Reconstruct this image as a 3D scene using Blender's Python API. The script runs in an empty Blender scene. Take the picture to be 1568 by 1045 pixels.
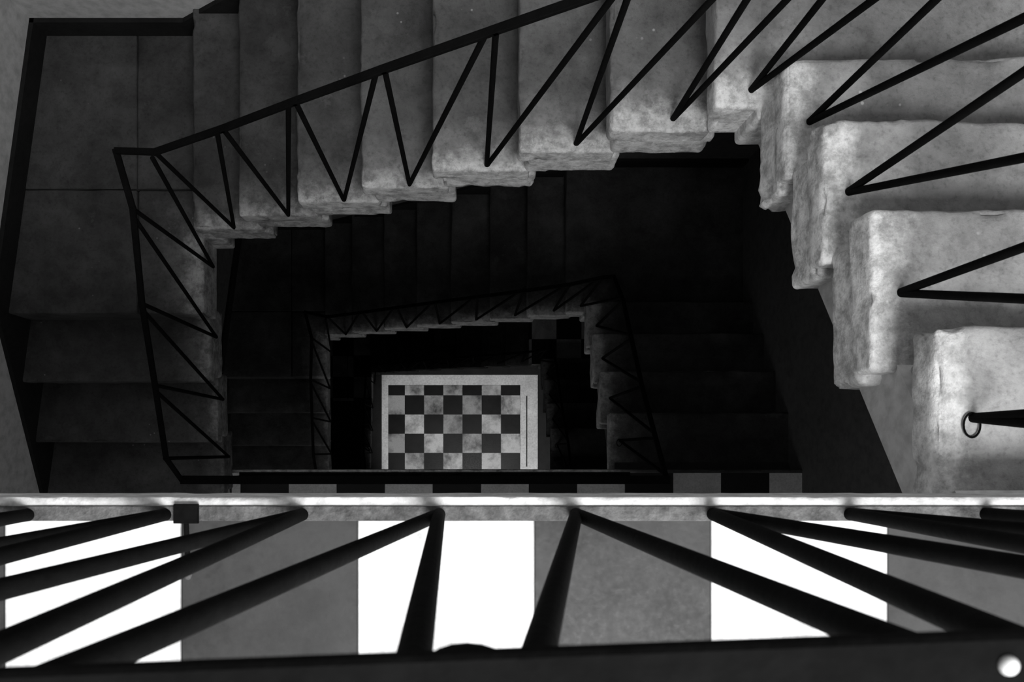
import bpy, bmesh, math, random
from mathutils import Vector, noise, Matrix
random.seed(4)
sc = bpy.context.scene
try:
    sc.view_settings.view_transform = 'Standard'
    sc.view_settings.look = 'None'
except Exception:
    pass

CZ = 10.325          # eye height above ground floor
F = 3.06             # storey height
R = 0.18             # riser
D1 = 1.145           # eye above top landing
def Z(d): return CZ - d

# ---------------------------------------------------------------- materials
def new_mat(name):
    m = bpy.data.materials.new(name); m.use_nodes = True
    nt = m.node_tree
    b = nt.nodes['Principled BSDF']
    return m, nt, b
def N(nt, t, **kw):
    n = nt.nodes.new(t)
    for k, v in kw.items():
        if k in n.inputs.keys(): n.inputs[k].default_value = v
        else: setattr(n, k, v)
    return n
def ramp(nt, src, stops):
    r = nt.nodes.new('ShaderNodeValToRGB')
    el = r.color_ramp.elements
    while len(el) < len(stops): el.new(0.5)
    for e, (p, c) in zip(el, stops):
        e.position = p; e.color = (c, c, c, 1)
    nt.links.new(src, r.inputs[0]); return r
def mult(nt, a, b):
    m = nt.nodes.new('ShaderNodeMix'); m.data_type = 'RGBA'; m.blend_type = 'MULTIPLY'
    m.inputs[0].default_value = 1.0
    nt.links.new(a, m.inputs[6]); nt.links.new(b, m.inputs[7]); return m.outputs[2]
def mathn(nt, op, a, b=None):
    n = nt.nodes.new('ShaderNodeMath'); n.operation = op
    for i, v in enumerate((a, b)):
        if v is None: continue
        if isinstance(v, (int, float)): n.inputs[i].default_value = v
        else: nt.links.new(v, n.inputs[i])
    return n.outputs[0]
def mixc(nt, f, a, b):
    m = nt.nodes.new('ShaderNodeMix'); m.data_type = 'RGBA'
    nt.links.new(f, m.inputs[0])
    for i, v in ((6, a), (7, b)):
        if isinstance(v, (int, float)): m.inputs[i].default_value = (v, v, v, 1)
        else: nt.links.new(v, m.inputs[i])
    return m.outputs[2]

def mottled(name, lo, hi, rough=0.7, s1=3.0, s2=40.0, bump=0.3, spec=0.5):
    m, nt, b = new_mat(name)
    g = nt.nodes.new('ShaderNodeNewGeometry')
    n1 = N(nt, 'ShaderNodeTexNoise', Scale=s1, Detail=8.0, Roughness=0.65)
    n2 = N(nt, 'ShaderNodeTexNoise', Scale=s2, Detail=4.0, Roughness=0.6)
    nt.links.new(g.outputs['Position'], n1.inputs['Vector'])
    nt.links.new(g.outputs['Position'], n2.inputs['Vector'])
    r1 = ramp(nt, n1.outputs[0], [(0.3, lo), (0.68, hi)])
    r2 = ramp(nt, n2.outputs[0], [(0.3, 0.7), (0.6, 1.0)])
    col = mult(nt, r1.outputs[0], r2.outputs[0])
    nt.links.new(col, b.inputs['Base Color'])
    b.inputs['Roughness'].default_value = rough
    b.inputs['Specular IOR Level'].default_value = spec
    bp = N(nt, 'ShaderNodeBump', Strength=bump, Distance=0.01)
    nt.links.new(n2.outputs[0], bp.inputs['Height'])
    nt.links.new(bp.outputs[0], b.inputs['Normal'])
    return m

def stone(name, k=1.0, lo=.26, hi=.6, spots=True):
    """worn, stained step stone; the ends towards the stairwell keep remains of pale limewash"""
    m, nt, b = new_mat(name)
    g = nt.nodes.new('ShaderNodeNewGeometry'); P = g.outputs['Position']
    sp = nt.nodes.new('ShaderNodeSeparateXYZ'); nt.links.new(P, sp.inputs[0])
    def tex(scale, det=8.0, ro=.65, dist=0.0):
        n = N(nt, 'ShaderNodeTexNoise', Scale=scale, Detail=det, Roughness=ro, Distortion=dist)
        nt.links.new(P, n.inputs['Vector']); return n.outputs[0]
    big = ramp(nt, tex(2.4, 6, .6, .2), [(0.34, .11*k), (0.48, .155*k), (0.56, .19*k), (0.68, .25*k)]).outputs[0]
    mid = ramp(nt, tex(12, 8, .7, .15), [(0.36, .74), (0.5, 1.0), (0.62, 1.16)]).outputs[0]
    fine = ramp(nt, tex(85, 5, .65), [(0.30, .72), (0.46, 1.0), (0.7, 1.08)]).outputs[0]
    col = mult(nt, mult(nt, big, mid), fine)
    pat = ramp(nt, tex(4.5, 9, .74, .1), [(0.60, 0.0), (0.62, .35), (0.70, .45)]).outputs[0]
    col = mixc(nt, pat, col, .27*k)
    fx = mathn(nt, 'MAXIMUM', mathn(nt, 'SUBTRACT', sp.outputs[0], .725), mathn(nt, 'SUBTRACT', -1.11, sp.outputs[0]))
    fy = mathn(nt, 'SUBTRACT', sp.outputs[1], .862)
    dd = mathn(nt, 'MAXIMUM', fx, fy)
    dn = mathn(nt, 'ADD', dd, mathn(nt, 'MULTIPLY', mathn(nt, 'SUBTRACT', tex(16, 7, .7), .5), .16))
    mask = ramp(nt, dn, [(0.0, 1.0), (0.02, .75), (0.06, .25), (0.17, 0.0)]).outputs[0]
    lime = ramp(nt, tex(20, 8, .75), [(0.33, lo*.75), (0.43, lo*1.1), (0.53, (lo+hi)*.55), (0.66, hi)]).outputs[0]
    lime = mult(nt, lime, fine)
    col = mixc(nt, mask, col, lime)
    if spots:
        v = N(nt, 'ShaderNodeTexVoronoi', Scale=30.0); nt.links.new(P, v.inputs['Vector'])
        rv = ramp(nt, v.outputs['Distance'], [(0.08, 1.0), (0.14, 0.0)]).outputs[0]
        r3 = ramp(nt, tex(4, 2), [(0.60, 0.0), (0.66, 0.8)]).outputs[0]
        col = mixc(nt, mult(nt, rv, r3), col, .6*min(1, k))
    nt.links.new(col, b.inputs['Base Color'])
    b.inputs['Roughness'].default_value = .78
    b.inputs['Specular IOR Level'].default_value = .25 if k > .5 else .15
    h = mathn(nt, 'ADD', mathn(nt, 'MULTIPLY', tex(15, 9, .7, .3), 1.5), mathn(nt, 'MULTIPLY', tex(80, 5, .7), .7))
    bp = N(nt, 'ShaderNodeBump', Strength=.5, Distance=0.008)
    nt.links.new(h, bp.inputs['Height']); nt.links.new(bp.outputs[0], b.inputs['Normal'])
    return m

def checker(name, ox, oy, t, white=0.8, black=0.03, stain=0.75, rough=0.3, st_scale=4.0, vary=.78):
    m, nt, b = new_mat(name)
    g = nt.nodes.new('ShaderNodeNewGeometry')
    sp = nt.nodes.new('ShaderNodeSeparateXYZ')
    nt.links.new(g.outputs['Position'], sp.inputs[0])
    fl = []; fr = []
    for i, o in ((0, ox), (1, oy)):
        d = mathn(nt, 'DIVIDE', mathn(nt, 'SUBTRACT', sp.outputs[i], o), t)
        fl.append(mathn(nt, 'FLOOR', d)); fr.append(mathn(nt, 'PINGPONG', d, .5))
    p = mathn(nt, 'PINGPONG', mathn(nt, 'ADD', fl[0], fl[1]), 1.0)
    r = ramp(nt, p, [(0.4, black), (0.6, white)])
    cb = nt.nodes.new('ShaderNodeCombineXYZ'); nt.links.new(fl[0], cb.inputs[0]); nt.links.new(fl[1], cb.inputs[1])
    wn = nt.nodes.new('ShaderNodeTexWhiteNoise'); nt.links.new(cb.outputs[0], wn.inputs['Vector'])
    rw = ramp(nt, wn.outputs[0], [(0.0, vary), (1.0, 1.0)])
    gr = ramp(nt, mathn(nt, 'MINIMUM', fr[0], fr[1]), [(0.004, 0.35), (0.010, 1.0)])
    n1 = N(nt, 'ShaderNodeTexNoise', Scale=st_scale, Detail=8.0, Roughness=0.7)
    n2 = N(nt, 'ShaderNodeTexNoise', Scale=120.0, Detail=3.0)
    for n in (n1, n2): nt.links.new(g.outputs['Position'], n.inputs['Vector'])
    r1 = ramp(nt, n1.outputs[0], [(0.36, stain), (0.56, 1.0)])
    r2 = ramp(nt, n2.outputs[0], [(0.3, 0.8), (0.6, 1.0)])
    c = mult(nt, mult(nt, mult(nt, mult(nt, r.outputs[0], rw.outputs[0]), gr.outputs[0]), r1.outputs[0]), r2.outputs[0])
    nt.links.new(c, b.inputs['Base Color'])
    rr = ramp(nt, n2.outputs[0], [(0.3, rough), (0.7, rough + 0.2)])
    nt.links.new(rr.outputs[0], b.inputs['Roughness'])
    b.inputs['Specular IOR Level'].default_value = .25
    bp = N(nt, 'ShaderNodeBump', Strength=0.08, Distance=0.003)
    nt.links.new(n2.outputs[0], bp.inputs['Height']); nt.links.new(bp.outputs[0], b.inputs['Normal'])
    return m

S_A = stone('worn_stone_lit', 1.3, .48, 1.0)  # four tones of one stone; light falloff along the flights put in the colour
S_B = stone('worn_stone_half_lit', 0.80, .34, .72)
S_C = stone('worn_stone_low_lit', 0.58, .28, .62)
S_D = stone('worn_stone_shaded', 0.36, .20, .46)
M_stone2 = stone('worn_stone_well_shade', 0.34, .30, .6, False)  # darker copy for the middle storey; the well's shade is in its colour
M_stone3 = stone('worn_stone_deep_shade', 0.22, .12, .25, False)  # near-black copy for the lowest flights, shade of the deep well coloured in
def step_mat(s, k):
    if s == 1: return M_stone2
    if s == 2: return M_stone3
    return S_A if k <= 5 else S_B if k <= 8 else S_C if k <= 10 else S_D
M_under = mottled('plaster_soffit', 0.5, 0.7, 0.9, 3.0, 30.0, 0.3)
M_under2 = mottled('plaster_soffit_shaded', 0.02, 0.04, 0.9, 3.0, 30.0, 0.3)  # shaded copy of the soffit plaster for lower storeys, shade in the colour
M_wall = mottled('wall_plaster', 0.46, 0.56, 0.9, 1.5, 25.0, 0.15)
M_walldark = mottled('wall_plaster_shaded', 0.08, 0.12, 0.8, 1.5, 25.0, 0.15, .2)  # wall tone for the lower shaft, darkened in place of light falloff
M_skirt = mottled('dark_skirting_paint', 0.010, 0.016, 0.7, 5.0, 40.0, 0.1, .2)
M_iron = mottled('black_iron', 0.003, 0.006, 0.9, 12.0, 90.0, 0.15, .05)
M_bar = mottled('weathered_metal', 0.03, 0.17, 0.9, 26.0, 110.0, 0.5, .1)
M_trim = mottled('white_nosing', 0.42, 0.8, 0.9, 14.0, 60.0, 0.3, .1)
M_rivet = mottled('polished_rivet', 0.6, 0.8, 0.3, 30.0, 90.0, 0.0, .5)
M_white = mottled('white_marble', 0.6, 0.9, 0.5, 3.0, 50.0, 0.1)
M_darkfl = mottled('dark_terrazzo', 0.01, 0.02, 0.6, 6.0, 80.0, 0.1, .2)
M_frame = mottled('painted_frame', 0.4, 0.5, 0.5, 6.0, 50.0, 0.1)
M_ck0 = checker('checker_tiles_upper', -0.147, -0.075, 0.238, 0.95, 0.047, 0.6, 0.5, 6.0, .9)
M_ck1 = checker('checker_tiles_middle', 0.069, -0.095, 0.238, 0.75, 0.02)
M_ckg = checker('checker_tiles_ground', -0.988, 0.667, 0.2335, 0.75, 0.013, 0.12, .4, 2.9, .5)
M_ckc = checker('checker_tiles_corner', 1.10, 0.83, 0.238, 0.45, 0.008, 0.5, .5)

# ---------------------------------------------------------------- mesh helpers
def link(ob, parent=None):
    sc.collection.objects.link(ob)
    if parent: ob.parent = parent
    return ob
def empty(name):
    e = bpy.data.objects.new(name, None); e.empty_display_size = 0.2
    return link(e)
def axis_pts(a, b, r, seg):
    pts = [a, a + r*.12, a + r*.35, a + r*.65, a + r]
    L = (b - r) - (a + r)
    n = max(2, int(L/seg))
    for i in range(1, n): pts.append(a + r + L*i/n)
    pts += [b - r, b - r*.65, b - r*.35, b - r*.12, b]
    return pts
def rbox(name, x0, x1, y0, y1, z0, z1, mat, parent=None, r=0.02, amp=0.004, seg=0.06, seed=0.0, shear=None):
    r = min(r, (x1-x0)/2.2, (y1-y0)/2.2, (z1-z0)/2.2)
    A = [axis_pts(x0, x1, r, seg), axis_pts(y0, y1, r, seg), axis_pts(z0, z1, r, seg)]
    n = [len(a)-1 for a in A]
    vid = {}; V = []; Fc = []
    def v(i, j, k):
        key = (i, j, k)
        if key in vid: return vid[key]
        p = Vector((A[0][i], A[1][j], A[2][k]))
        q = Vector((min(max(p.x, x0+r), x1-r), min(max(p.y, y0+r), y1-r), min(max(p.z, z0+r), z1-r)))
        d = p - q
        if d.length > 1e-9:
            nd = d.normalized()
            p = q + nd*r
        else: nd = Vector((0, 0, 1))
        if amp > 0:
            s = Vector((seed*7.3, seed*3.1, seed))
            w = noise.noise(p*6.0 + s)*amp*.6 + noise.noise(p*30.0 + s)*amp*0.35
            c = noise.noise(p*22.0 + s*2)
            if c > .28: w -= (c-.28)*amp*4.5      # chips
            off = (abs(d.x) > r*.2) + (abs(d.y) > r*.2) + (abs(d.z) > r*.2)
            p = p + nd*w*(0.08 + (1.0 if off > 1 else 0.3 if off == 1 and abs(nd.z) < .9 else 0))
        if shear: p = shear(p)
        V.append(p); vid[key] = len(V)-1
        return vid[key]
    for a in range(3):
        b, c = (a+1) % 3, (a+2) % 3
        for side in (0, n[a]):
            for i in range(n[b]):
                for j in range(n[c]):
                    idx = []
                    for (u, w) in ((i, j), (i+1, j), (i+1, j+1), (i, j+1)):
                        t = [0, 0, 0]; t[a] = side; t[b] = u; t[c] = w
                        idx.append(v(*t))
                    if side == 0: idx.reverse()
                    Fc.append(idx)
    me = bpy.data.meshes.new(name); me.from_pydata(V, [], Fc)
    for p in me.polygons: p.use_smooth = True
    me.materials.append(mat); me.update()
    return link(bpy.data.objects.new(name, me), parent)

def prism(name, poly, z0, z1, mat, parent=None):
    n = len(poly)
    V = [(x, y, z0) for x, y in poly] + [(x, y, z1) for x, y in poly]
    Fc = [list(range(n))[::-1], list(range(n, 2*n))] + [[i, (i+1) % n, n+(i+1) % n, n+i] for i in range(n)]
    me = bpy.data.meshes.new(name); me.from_pydata(V, [], Fc); me.materials.append(mat)
    bm = bmesh.new(); bm.from_mesh(me); bmesh.ops.recalc_face_normals(bm, faces=bm.faces); bm.to_mesh(me); bm.free()
    return link(bpy.data.objects.new(name, me), parent)
def hexa(name, bot, top, mat, parent=None):
    V = list(bot) + list(top); n = len(bot)
    Fc = [list(range(n))[::-1], list(range(n, 2*n))] + [[i, (i+1) % n, n+(i+1) % n, n+i] for i in range(n)]
    me = bpy.data.meshes.new(name); me.from_pydata([tuple(v) for v in V], [], Fc); me.materials.append(mat)
    bm = bmesh.new(); bm.from_mesh(me); bmesh.ops.recalc_face_normals(bm, faces=bm.faces); bm.to_mesh(me); bm.free()
    return link(bpy.data.objects.new(name, me), parent)
def box(name, x0, x1, y0, y1, z0, z1, mat, parent=None):
    return prism(name, [(x0, y0), (x1, y0), (x1, y1), (x0, y1)], z0, z1, mat, parent)

class Builder:
    def __init__(s): s.V = []; s.F = []
    def rod(s, p, q, r, n=12):
        p = Vector(p); q = Vector(q); d = (q-p).normalized()
        up = Vector((0, 0, 1)) if abs(d.z) < .95 else Vector((1, 0, 0))
        a = d.cross(up).normalized(); b = d.cross(a)
        o = len(s.V)
        for c in (p, q):
            for i in range(n):
                t = 2*math.pi*i/n; s.V.append(c + a*math.cos(t)*r + b*math.sin(t)*r)
        for i in range(n): s.F.append([o+i, o+(i+1) % n, o+n+(i+1) % n, o+n+i])
        s.F.append([o+i for i in range(n)][::-1]); s.F.append([o+n+i for i in range(n)])
    def flat(s, p, q, w, h, ext=0.006):
        p = Vector(p); q = Vector(q); d = (q-p).normalized(); p = p-d*ext; q = q+d*ext
        a = d.cross(Vector((0, 0, 1))).normalized(); b = a.cross(d).normalized()
        o = len(s.V); c = min(w, h)*.15
        prof = [(-w/2+c, -h/2), (w/2-c, -h/2), (w/2, -h/2+c), (w/2, h/2-c), (w/2-c, h/2), (-w/2+c, h/2), (-w/2, h/2-c), (-w/2, -h/2+c)]
        n = len(prof)
        for cc in (p, q):
            for u, v in prof: s.V.append(cc + a*u + b*v)
        for i in range(n): s.F.append([o+i, o+(i+1) % n, o+n+(i+1) % n, o+n+i])
        s.F.append([o+i for i in range(n)][::-1]); s.F.append([o+n+i for i in range(n)])
    def ball(s, c, r, sx=1, sy=1, sz=1):
        o = len(s.V); nu, nv = 16, 8; c = Vector(c)
        for j in range(nv+1):
            ph = math.pi*j/nv
            for i in range(nu):
                t = 2*math.pi*i/nu
                s.V.append(c + Vector((r*sx*math.sin(ph)*math.cos(t), r*sy*math.sin(ph)*math.sin(t), r*sz*math.cos(ph))))
        for j in range(nv):
            for i in range(nu):
                s.F.append([o+j*nu+i, o+(j+1)*nu+i, o+(j+1)*nu+(i+1) % nu, o+j*nu+(i+1) % nu])
    def make(s, name, mat, parent, smooth=True):
        me = bpy.data.meshes.new(name); me.from_pydata(s.V, [], s.F); me.materials.append(mat)
        bm = bmesh.new(); bm.from_mesh(me); bmesh.ops.recalc_face_normals(bm, faces=bm.faces); bm.to_mesh(me); bm.free()
        for p in me.polygons: p.use_smooth = smooth and len(p.vertices) == 4
        if smooth:
            try: me.set_sharp_from_angle(angle=math.radians(40))
            except Exception: pass
        return link(bpy.data.objects.new(name, me), parent)

# ---------------------------------------------------------------- geometry tables
EDGE = [-0.066, -0.100, -0.200]             # well edge of the floor landings
noseR = [None, 0.194, 0.428, 0.655, 0.865]  # right flight nosings (Y) k=1..4
edgeR = [None, 0.735, 0.718, 0.708, 0.700]
noseT = {5: .598, 6: .3765, 7: .148, 8: -.105, 9: -.345, 10: -.589, 11: -.841, 12: -1.068}
edgeT = {5: .826, 6: .838, 7: .847, 8: .852, 9: .858, 10: .862, 11: .864, 12: .864}
noseL = {13: .563, 14: .296, 15: .0355, 16: -.22}
edgeL = {13: -1.08, 14: -1.105, 15: -1.13, 16: -1.155}
YT = 1.72; XR = 1.66; YS = -1.75
def xwall(y): return -1.74 - (1.72-y)*0.1385

base = {1: (.79, .051), 2: (.77, .281), 3: (.758, .515), 4: (.753, .724), 5: (.685, .87), 6: (.54, .87), 7: (.309, .87),
        8: (.060, .87), 9: (-.188, .87), 10: (-.428, .87), 11: (-.660, .87), 12: (-.910, .87),
        13: (-1.045, .756), 14: (-1.085, .490), 15: (-1.108, .231), 16: (-1.132, -.031)}
H = 0.83

for s in range(3):
    st = empty('staircase')
    o = s*F
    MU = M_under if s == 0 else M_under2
    SG = .016 if s == 0 else .07
    def zk(k): return Z(D1 + k*R + o)
    TH = 0.185; TL = 0.085
    def clipwall(p):
        lim = xwall(p.y) - 0.01
        return Vector((max(p.x, lim), p.y, p.z))
    for k in range(1, 5):
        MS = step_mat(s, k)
        yb_ = (EDGE[s] if k == 1 else noseR[k-1])
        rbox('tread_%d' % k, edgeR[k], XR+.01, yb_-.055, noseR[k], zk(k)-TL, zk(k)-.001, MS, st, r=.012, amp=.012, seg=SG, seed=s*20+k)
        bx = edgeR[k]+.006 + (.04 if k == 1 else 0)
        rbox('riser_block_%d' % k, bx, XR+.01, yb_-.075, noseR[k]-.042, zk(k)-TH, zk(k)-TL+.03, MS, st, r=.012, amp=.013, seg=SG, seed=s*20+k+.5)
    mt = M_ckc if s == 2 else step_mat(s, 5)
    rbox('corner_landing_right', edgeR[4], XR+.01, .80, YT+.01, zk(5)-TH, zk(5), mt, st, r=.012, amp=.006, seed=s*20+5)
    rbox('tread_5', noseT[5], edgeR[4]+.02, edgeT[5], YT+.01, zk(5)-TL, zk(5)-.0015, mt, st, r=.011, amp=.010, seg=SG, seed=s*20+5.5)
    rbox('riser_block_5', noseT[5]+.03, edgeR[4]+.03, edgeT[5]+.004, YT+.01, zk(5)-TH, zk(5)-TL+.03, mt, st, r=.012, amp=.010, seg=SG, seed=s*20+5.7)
    for k in range(6, 13):
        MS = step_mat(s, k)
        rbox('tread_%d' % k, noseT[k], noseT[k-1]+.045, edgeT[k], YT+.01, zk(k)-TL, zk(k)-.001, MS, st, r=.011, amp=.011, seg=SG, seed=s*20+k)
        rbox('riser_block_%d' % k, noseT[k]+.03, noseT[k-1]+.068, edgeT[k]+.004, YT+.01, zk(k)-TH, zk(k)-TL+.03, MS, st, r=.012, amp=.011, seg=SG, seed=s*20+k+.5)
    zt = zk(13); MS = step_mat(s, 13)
    for i, (xa, xb, ya, yb) in enumerate([(-2.0, -1.356, 1.074, YT+.01), (-1.352, -1.02, 1.074, YT+.01),
                                          (-2.0, -1.356, .563, 1.07), (-1.352, edgeL[13], .563, 1.07)]):
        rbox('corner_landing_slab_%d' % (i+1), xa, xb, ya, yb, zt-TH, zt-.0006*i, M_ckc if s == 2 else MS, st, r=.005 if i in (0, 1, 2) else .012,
             amp=.003, seed=s*20+30+i, shear=clipwall)
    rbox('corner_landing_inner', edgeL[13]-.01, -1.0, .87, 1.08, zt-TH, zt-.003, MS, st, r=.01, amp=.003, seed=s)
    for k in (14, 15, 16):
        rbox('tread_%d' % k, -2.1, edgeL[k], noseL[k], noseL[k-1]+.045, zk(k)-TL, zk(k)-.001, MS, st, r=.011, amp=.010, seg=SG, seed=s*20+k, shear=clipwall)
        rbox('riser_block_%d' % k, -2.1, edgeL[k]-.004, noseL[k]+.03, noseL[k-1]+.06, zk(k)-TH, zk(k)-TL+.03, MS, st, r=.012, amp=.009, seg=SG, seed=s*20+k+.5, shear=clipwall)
    def waistY(name, xa, xb, ya, yb, da, db, th):
        hexa(name, [(xa, ya, Z(da+o)), (xb, ya, Z(da+o)), (xb, yb, Z(db+o)), (xa, yb, Z(db+o))],
             [(xa, ya, Z(da-th+o)), (xb, ya, Z(da-th+o)), (xb, yb, Z(db-th+o)), (xa, yb, Z(db-th+o))], MU, st)
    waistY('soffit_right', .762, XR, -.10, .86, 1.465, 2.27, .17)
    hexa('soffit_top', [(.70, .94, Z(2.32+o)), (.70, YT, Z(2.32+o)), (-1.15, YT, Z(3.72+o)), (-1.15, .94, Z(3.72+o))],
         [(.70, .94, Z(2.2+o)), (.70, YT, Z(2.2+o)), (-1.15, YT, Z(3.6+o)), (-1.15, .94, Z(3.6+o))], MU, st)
    if s < 2:
        waistY('soffit_left', -1.9, -1.18, -.3, .60, 4.38, 3.76, .1)
    # -------- railing
    rl = empty('stair_railing')
    B = Builder()
    def P(k, top=False):
        x, y = base[k]; d = D1 + k*R + o - (H if top else -0.012)
        return Vector((x, y, Z(d)))
    dl = D1 + o
    ye = EDGE[s]
    if s == 0:
        def railY(x): return -.103 + .038*(x + .173)
    else:
        def railY(x): return ye - .018
    zr = Z(dl - H)
    B.flat((-1.13, railY(-1.13), zr+.006), (.80, railY(.80), zr+.006), .046 if s == 0 else .034, .012)
    path = [Vector((.795, railY(.79), zr))] + [P(k, True) for k in range(1, 5)] + [Vector((.735, .87, Z(1.19+o)))] + \
           [P(k, True) for k in range(5, 13)] + [Vector((-1.083, .925, Z(2.62+o)))] + [P(k, True) for k in range(13, 17)] + \
           [Vector((-1.135, EDGE[min(s+1, 2)]-.018, Z(3.375+o)))]
    for a, b in zip(path[:-1], path[1:]): B.flat(a, b, .020, .012)
    for k in range(1, 17):
        B.rod(P(k), P(k, True), .0072)
        if k > 1: B.rod(P(k)+Vector((0, 0, 0.0)), P(k-1, True) + (P(k, True)-P(k-1, True)).normalized()*.025, .0072)
    B.rod(P(1), Vector((.79, railY(.79)+.02, zr)), .0070)
    # loose ring lying round the foot of the first flight bar
    c0 = P(1) + Vector((-.004, -.012, .016))
    for i in range(20):
        t0 = 2*math.pi*i/20; t1 = 2*math.pi*(i+1)/20
        B.rod(c0 + Vector((math.cos(t0)*.013, math.sin(t0)*.019, 0)), c0 + Vector((math.cos(t1)*.013, math.sin(t1)*.019, 0)), .0018, 6)
    yb = ye - .020
    for i in range(-5, 5):
        bx = -.038 + .183*i
        ax = -.010 + .222*i; al = ax - .222
        ax = min(ax, .78)
        if s > 0: ax = bx + .06; al = bx - .12
        if bx < -1.1: continue
        g = .022 if s == 0 else .012
        rr = .0086 if s == 0 else .0072
        B.rod((bx, yb, Z(dl)-.01), (ax-g*.6, railY(ax), zr), rr, 16)
        if al > -1.13: B.rod((bx+.004, yb, Z(dl)-.01), (al+g*1.4, railY(al), zr), rr, 16)
    if s == 0:
        B.ball((.0, railY(0)+.014, zr-.008), .017, 1, .5, 1)
        # coupling plate and short strap on the bottom rail
        B.flat((-.385, yb+.001, Z(dl)+.011), (-.365, yb+.001, Z(dl)+.011), .026, .008)
        B.rod((-.377, yb-.005, Z(dl)+.006), (-.374, yb-.075, Z(dl)+.006), .0035)
        RV = Builder()
        RV.ball((.193, railY(.2)+.012, zr+.0125), .0036, 1, 1, .8)
        RV.make('rivet', M_rivet, rl)
        RV = Builder()
        RV.ball((-.374, yb-.080, Z(dl)+.007), .007, .8, 1.2, .8)
        RV.make('strap_end', M_bar, rl)
    B.make('iron_railing', M_iron, rl)
    B2 = Builder()
    B2.flat((-1.12, yb+.001, Z(dl)+.004), (.80, yb+.001, Z(dl)+.004), .020, .006)
    B2.make('bottom_rail', M_bar if s == 0 else M_iron, rl, smooth=False)

# ---------------------------------------------------------------- floor landings
for s in range(3):
    L = empty('landing')
    zt = Z(D1 + s*F); e = EDGE[s]
    tm = M_ck0 if s == 0 else M_ck1
    prism('slab', [(-1.17, e-.003), (-1.17, -.20+min(0, e+.1)-.03), (xwall(-.25), -.20+min(0, e+.1)-.03), (xwall(YS), YS), (XR, YS), (XR, e-.003)],
          zt-.2, zt-.012, M_under if s == 0 else M_under2, L)
    prism('tiles', [(xwall(YS), YS), (XR, YS), (XR, e-.010), (-1.165, e-.010), (-1.165, -.26), (xwall(-.26), -.26)], zt-.0118, zt, tm, L)
    rbox('edge_nosing', -1.17, XR, e-.0135, e+.003, zt-.10, zt+.003, M_trim if s == 0 else M_stone2, L, r=.0012, amp=.0016, seg=.012, seed=s)

# ---------------------------------------------------------------- ground floor
prism('floor', [(xwall(YS), YS), (XR, YS), (XR, YT), (xwall(YT), YT)], -.1, 0, M_darkfl)
G = empty('floor_paving')
box('marble_border', -1.035, .86, -1.3, .915, .0, .006, M_white, G)
box('tile_field', -.955, .648, -1.2, .79, .004, .010, M_ckg, G)
box('dark_inlay', .72, .733, -.2, .66, .005, .0095, M_darkfl, G)

# ---------------------------------------------------------------- walls (pale upper storey, lower storeys with the shaft's shade in their colour)
ZT = Z(-1.25)
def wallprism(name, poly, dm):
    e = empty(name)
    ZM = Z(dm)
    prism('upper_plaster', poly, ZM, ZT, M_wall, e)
    prism('lower_shaded', poly, -.1, ZM, M_walldark, e)
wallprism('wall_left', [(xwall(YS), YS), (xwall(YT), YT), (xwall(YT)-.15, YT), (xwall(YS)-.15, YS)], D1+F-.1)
wallprism('wall_back', [(-2.0, YT), (XR+.15, YT), (XR+.15, YT+.15), (-2.0, YT+.15)], D1+F-.6)
wallprism('wall_right', [(XR, YS), (XR+.15, YS), (XR+.15, YT), (XR, YT)], 2.1)
W = empty('wall_front')
ops = [(-.55, .65, 0.0, 2.1), (-.9, .2, Z(D1+2*F)+1.0, Z(D1+2*F)+2.2), (-.9, .2, Z(D1+F)+1.0, Z(D1+F)+2.2), (.15, 1.45, Z(D1)+.9, Z(D1)+2.25)]
zc = -.1
for i, (a, b, lo, hi) in enumerate(ops):
    if lo > zc: box('wall_band_%d' % i, -2.35, XR+.15, YS-.15, YS, zc, lo, M_wall, W)
    box('wall_pier_l%d' % i, -2.35, a, YS-.15, YS, lo, hi, M_wall, W)
    box('wall_pier_r%d' % i, b, XR+.15, YS-.15, YS, lo, hi, M_wall, W)
    zc = hi
box('wall_band_top', -2.35, XR+.15, YS-.15, YS, zc, ZT, M_wall, W)
for i, (a, b, lo, hi) in enumerate(ops):
    nm = 'door_1' if i == 0 else 'window_%d' % i
    e = empty(nm); t = .04
    for n_, c in (('jamb_left', (a, a+t, lo, hi)), ('jamb_right', (b-t, b, lo, hi)), ('head', (a, b, hi-t, hi))):
        box(n_, c[0], c[1], YS-.10, YS-.04, c[2], c[3], M_frame, e)
    if i:
        box('sill', a, b, YS-.10, YS-.03, lo, lo+t, M_frame, e)
        box('mullion', (a+b)/2-.02, (a+b)/2+.02, YS-.09, YS-.05, lo, hi, M_frame, e)
    else:
        box('door_leaf', a+t, b-t, YS-.09, YS-.05, lo, hi-t, M_darkfl, e)
prism('ceiling', [(-2.35, YS-.15), (XR+.15, YS-.15), (XR+.15, YT+.15), (-2.35, YT+.15)], ZT, ZT+.1, M_wall)

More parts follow.
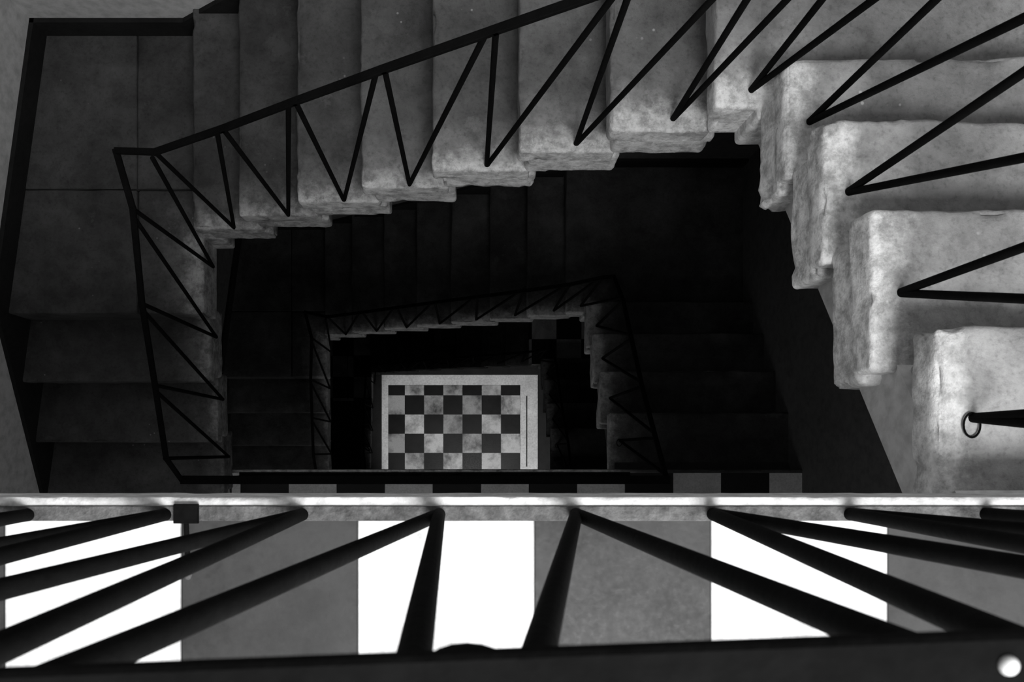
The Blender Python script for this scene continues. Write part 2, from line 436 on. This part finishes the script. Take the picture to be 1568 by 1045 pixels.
# ---------------------------------------------------------------- skirtings
for s in range(3):
    o = s*F
    bl = empty('baseboard_left'); bb = empty('baseboard_back')
    t = .018
    def strip_left(ya, yb, da, db, lo, nm):
        xa, xb = xwall(ya), xwall(yb)
        hexa(nm, [(xa-.01, ya, Z(da+lo+o)), (xa+t, ya, Z(da+lo+o)), (xb+t, yb, Z(db+lo+o)), (xb-.01, yb, Z(db+lo+o))],
             [(xa-.01, ya, Z(da+o)), (xa+t, ya, Z(da+o)), (xb+t, yb, Z(db+o)), (xb-.01, yb, Z(db+o))], M_skirt, bl)
    strip_left(1.72, .60, 3.375, 3.375, .115, 'board_landing')
    strip_left(.60, -.26, 3.375, 4.03, .34, 'board_flight')
    def strip_back(xa, xb, da, db, lo, nm):
        hexa(nm, [(xa, YT+.01, Z(da+lo+o)), (xa, YT-t, Z(da+lo+o)), (xb, YT-t, Z(db+lo+o)), (xb, YT+.01, Z(db+lo+o))],
             [(xa, YT+.01, Z(da+o)), (xa, YT-t, Z(da+o)), (xb, YT-t, Z(db+o)), (xb, YT+.01, Z(db+o))], M_skirt, bb)
    strip_back(-1.74, -1.13, 3.375, 3.375, .115, 'board_landing')
    strip_back(-1.13, .60, 3.375, 1.99, .34, 'board_flight')
    strip_back(.60, XR, 1.94, 1.94, .11, 'board_corner')

# ---------------------------------------------------------------- lights
def area(name, loc, target, sx, sy, power):
    l = bpy.data.lights.new(name, 'AREA'); l.shape = 'RECTANGLE'; l.size = sx; l.size_y = sy; l.energy = power
    ob = bpy.data.objects.new(name, l); ob.location = loc
    d = Vector(target) - Vector(loc)
    ob.rotation_euler = d.to_track_quat('-Z', 'Y').to_euler()
    return link(ob)
area('ceiling_key_area', (.6, -1.05, ZT-.03), (.6, -1.05, 0), 1.2, .75, 128)  # added area light below the closed ceiling, which has no opening
area('window_daylight', (.8, YS-.11, Z(D1)+1.6), (.8, 0, Z(D1)+1.6), 1.2, 1.25, 28)
area('window_daylight_middle', (-.35, YS-.11, Z(D1+F)+1.6), (-.35, 0, Z(D1+F)+1.6), 1.0, 1.1, 8)
area('window_daylight_lower', (-.35, YS-.11, Z(D1+2*F)+1.6), (-.35, 0, Z(D1+2*F)+1.6), 1.0, 1.1, 9)
sl = bpy.data.lights.new('paving_fill_spot', 'SPOT'); sl.energy = 175; sl.spot_size = math.radians(54); sl.spot_blend = .4; sl.shadow_soft_size = .08  # added unseen spot, aimed to brighten the paving and spare the flights
so = bpy.data.objects.new('paving_fill_spot', sl); so.location = (0.15, -.75, 2.55)
so.rotation_euler = (Vector((.05, .14, 0)) - so.location).to_track_quat('-Z', 'Y').to_euler(); link(so)

w = bpy.data.worlds.new('world'); sc.world = w; w.use_nodes = True
w.node_tree.nodes['Background'].inputs[0].default_value = (.5, .5, .5, 1)
w.node_tree.nodes['Background'].inputs[1].default_value = 0.02

# ---------------------------------------------------------------- camera
cam = bpy.data.cameras.new('camera'); co = bpy.data.objects.new('camera', cam); link(co)
co.location = (0, 0, CZ)
cam.sensor_width = 36; cam.lens = 1300/1568*36
cam.shift_x = (784-715)/1568; cam.shift_y = (690-522.67)/1568
cam.clip_start = .01
cam.dof.use_dof = True; cam.dof.focus_distance = 2.6; cam.dof.aperture_fstop = 14
sc.camera = co
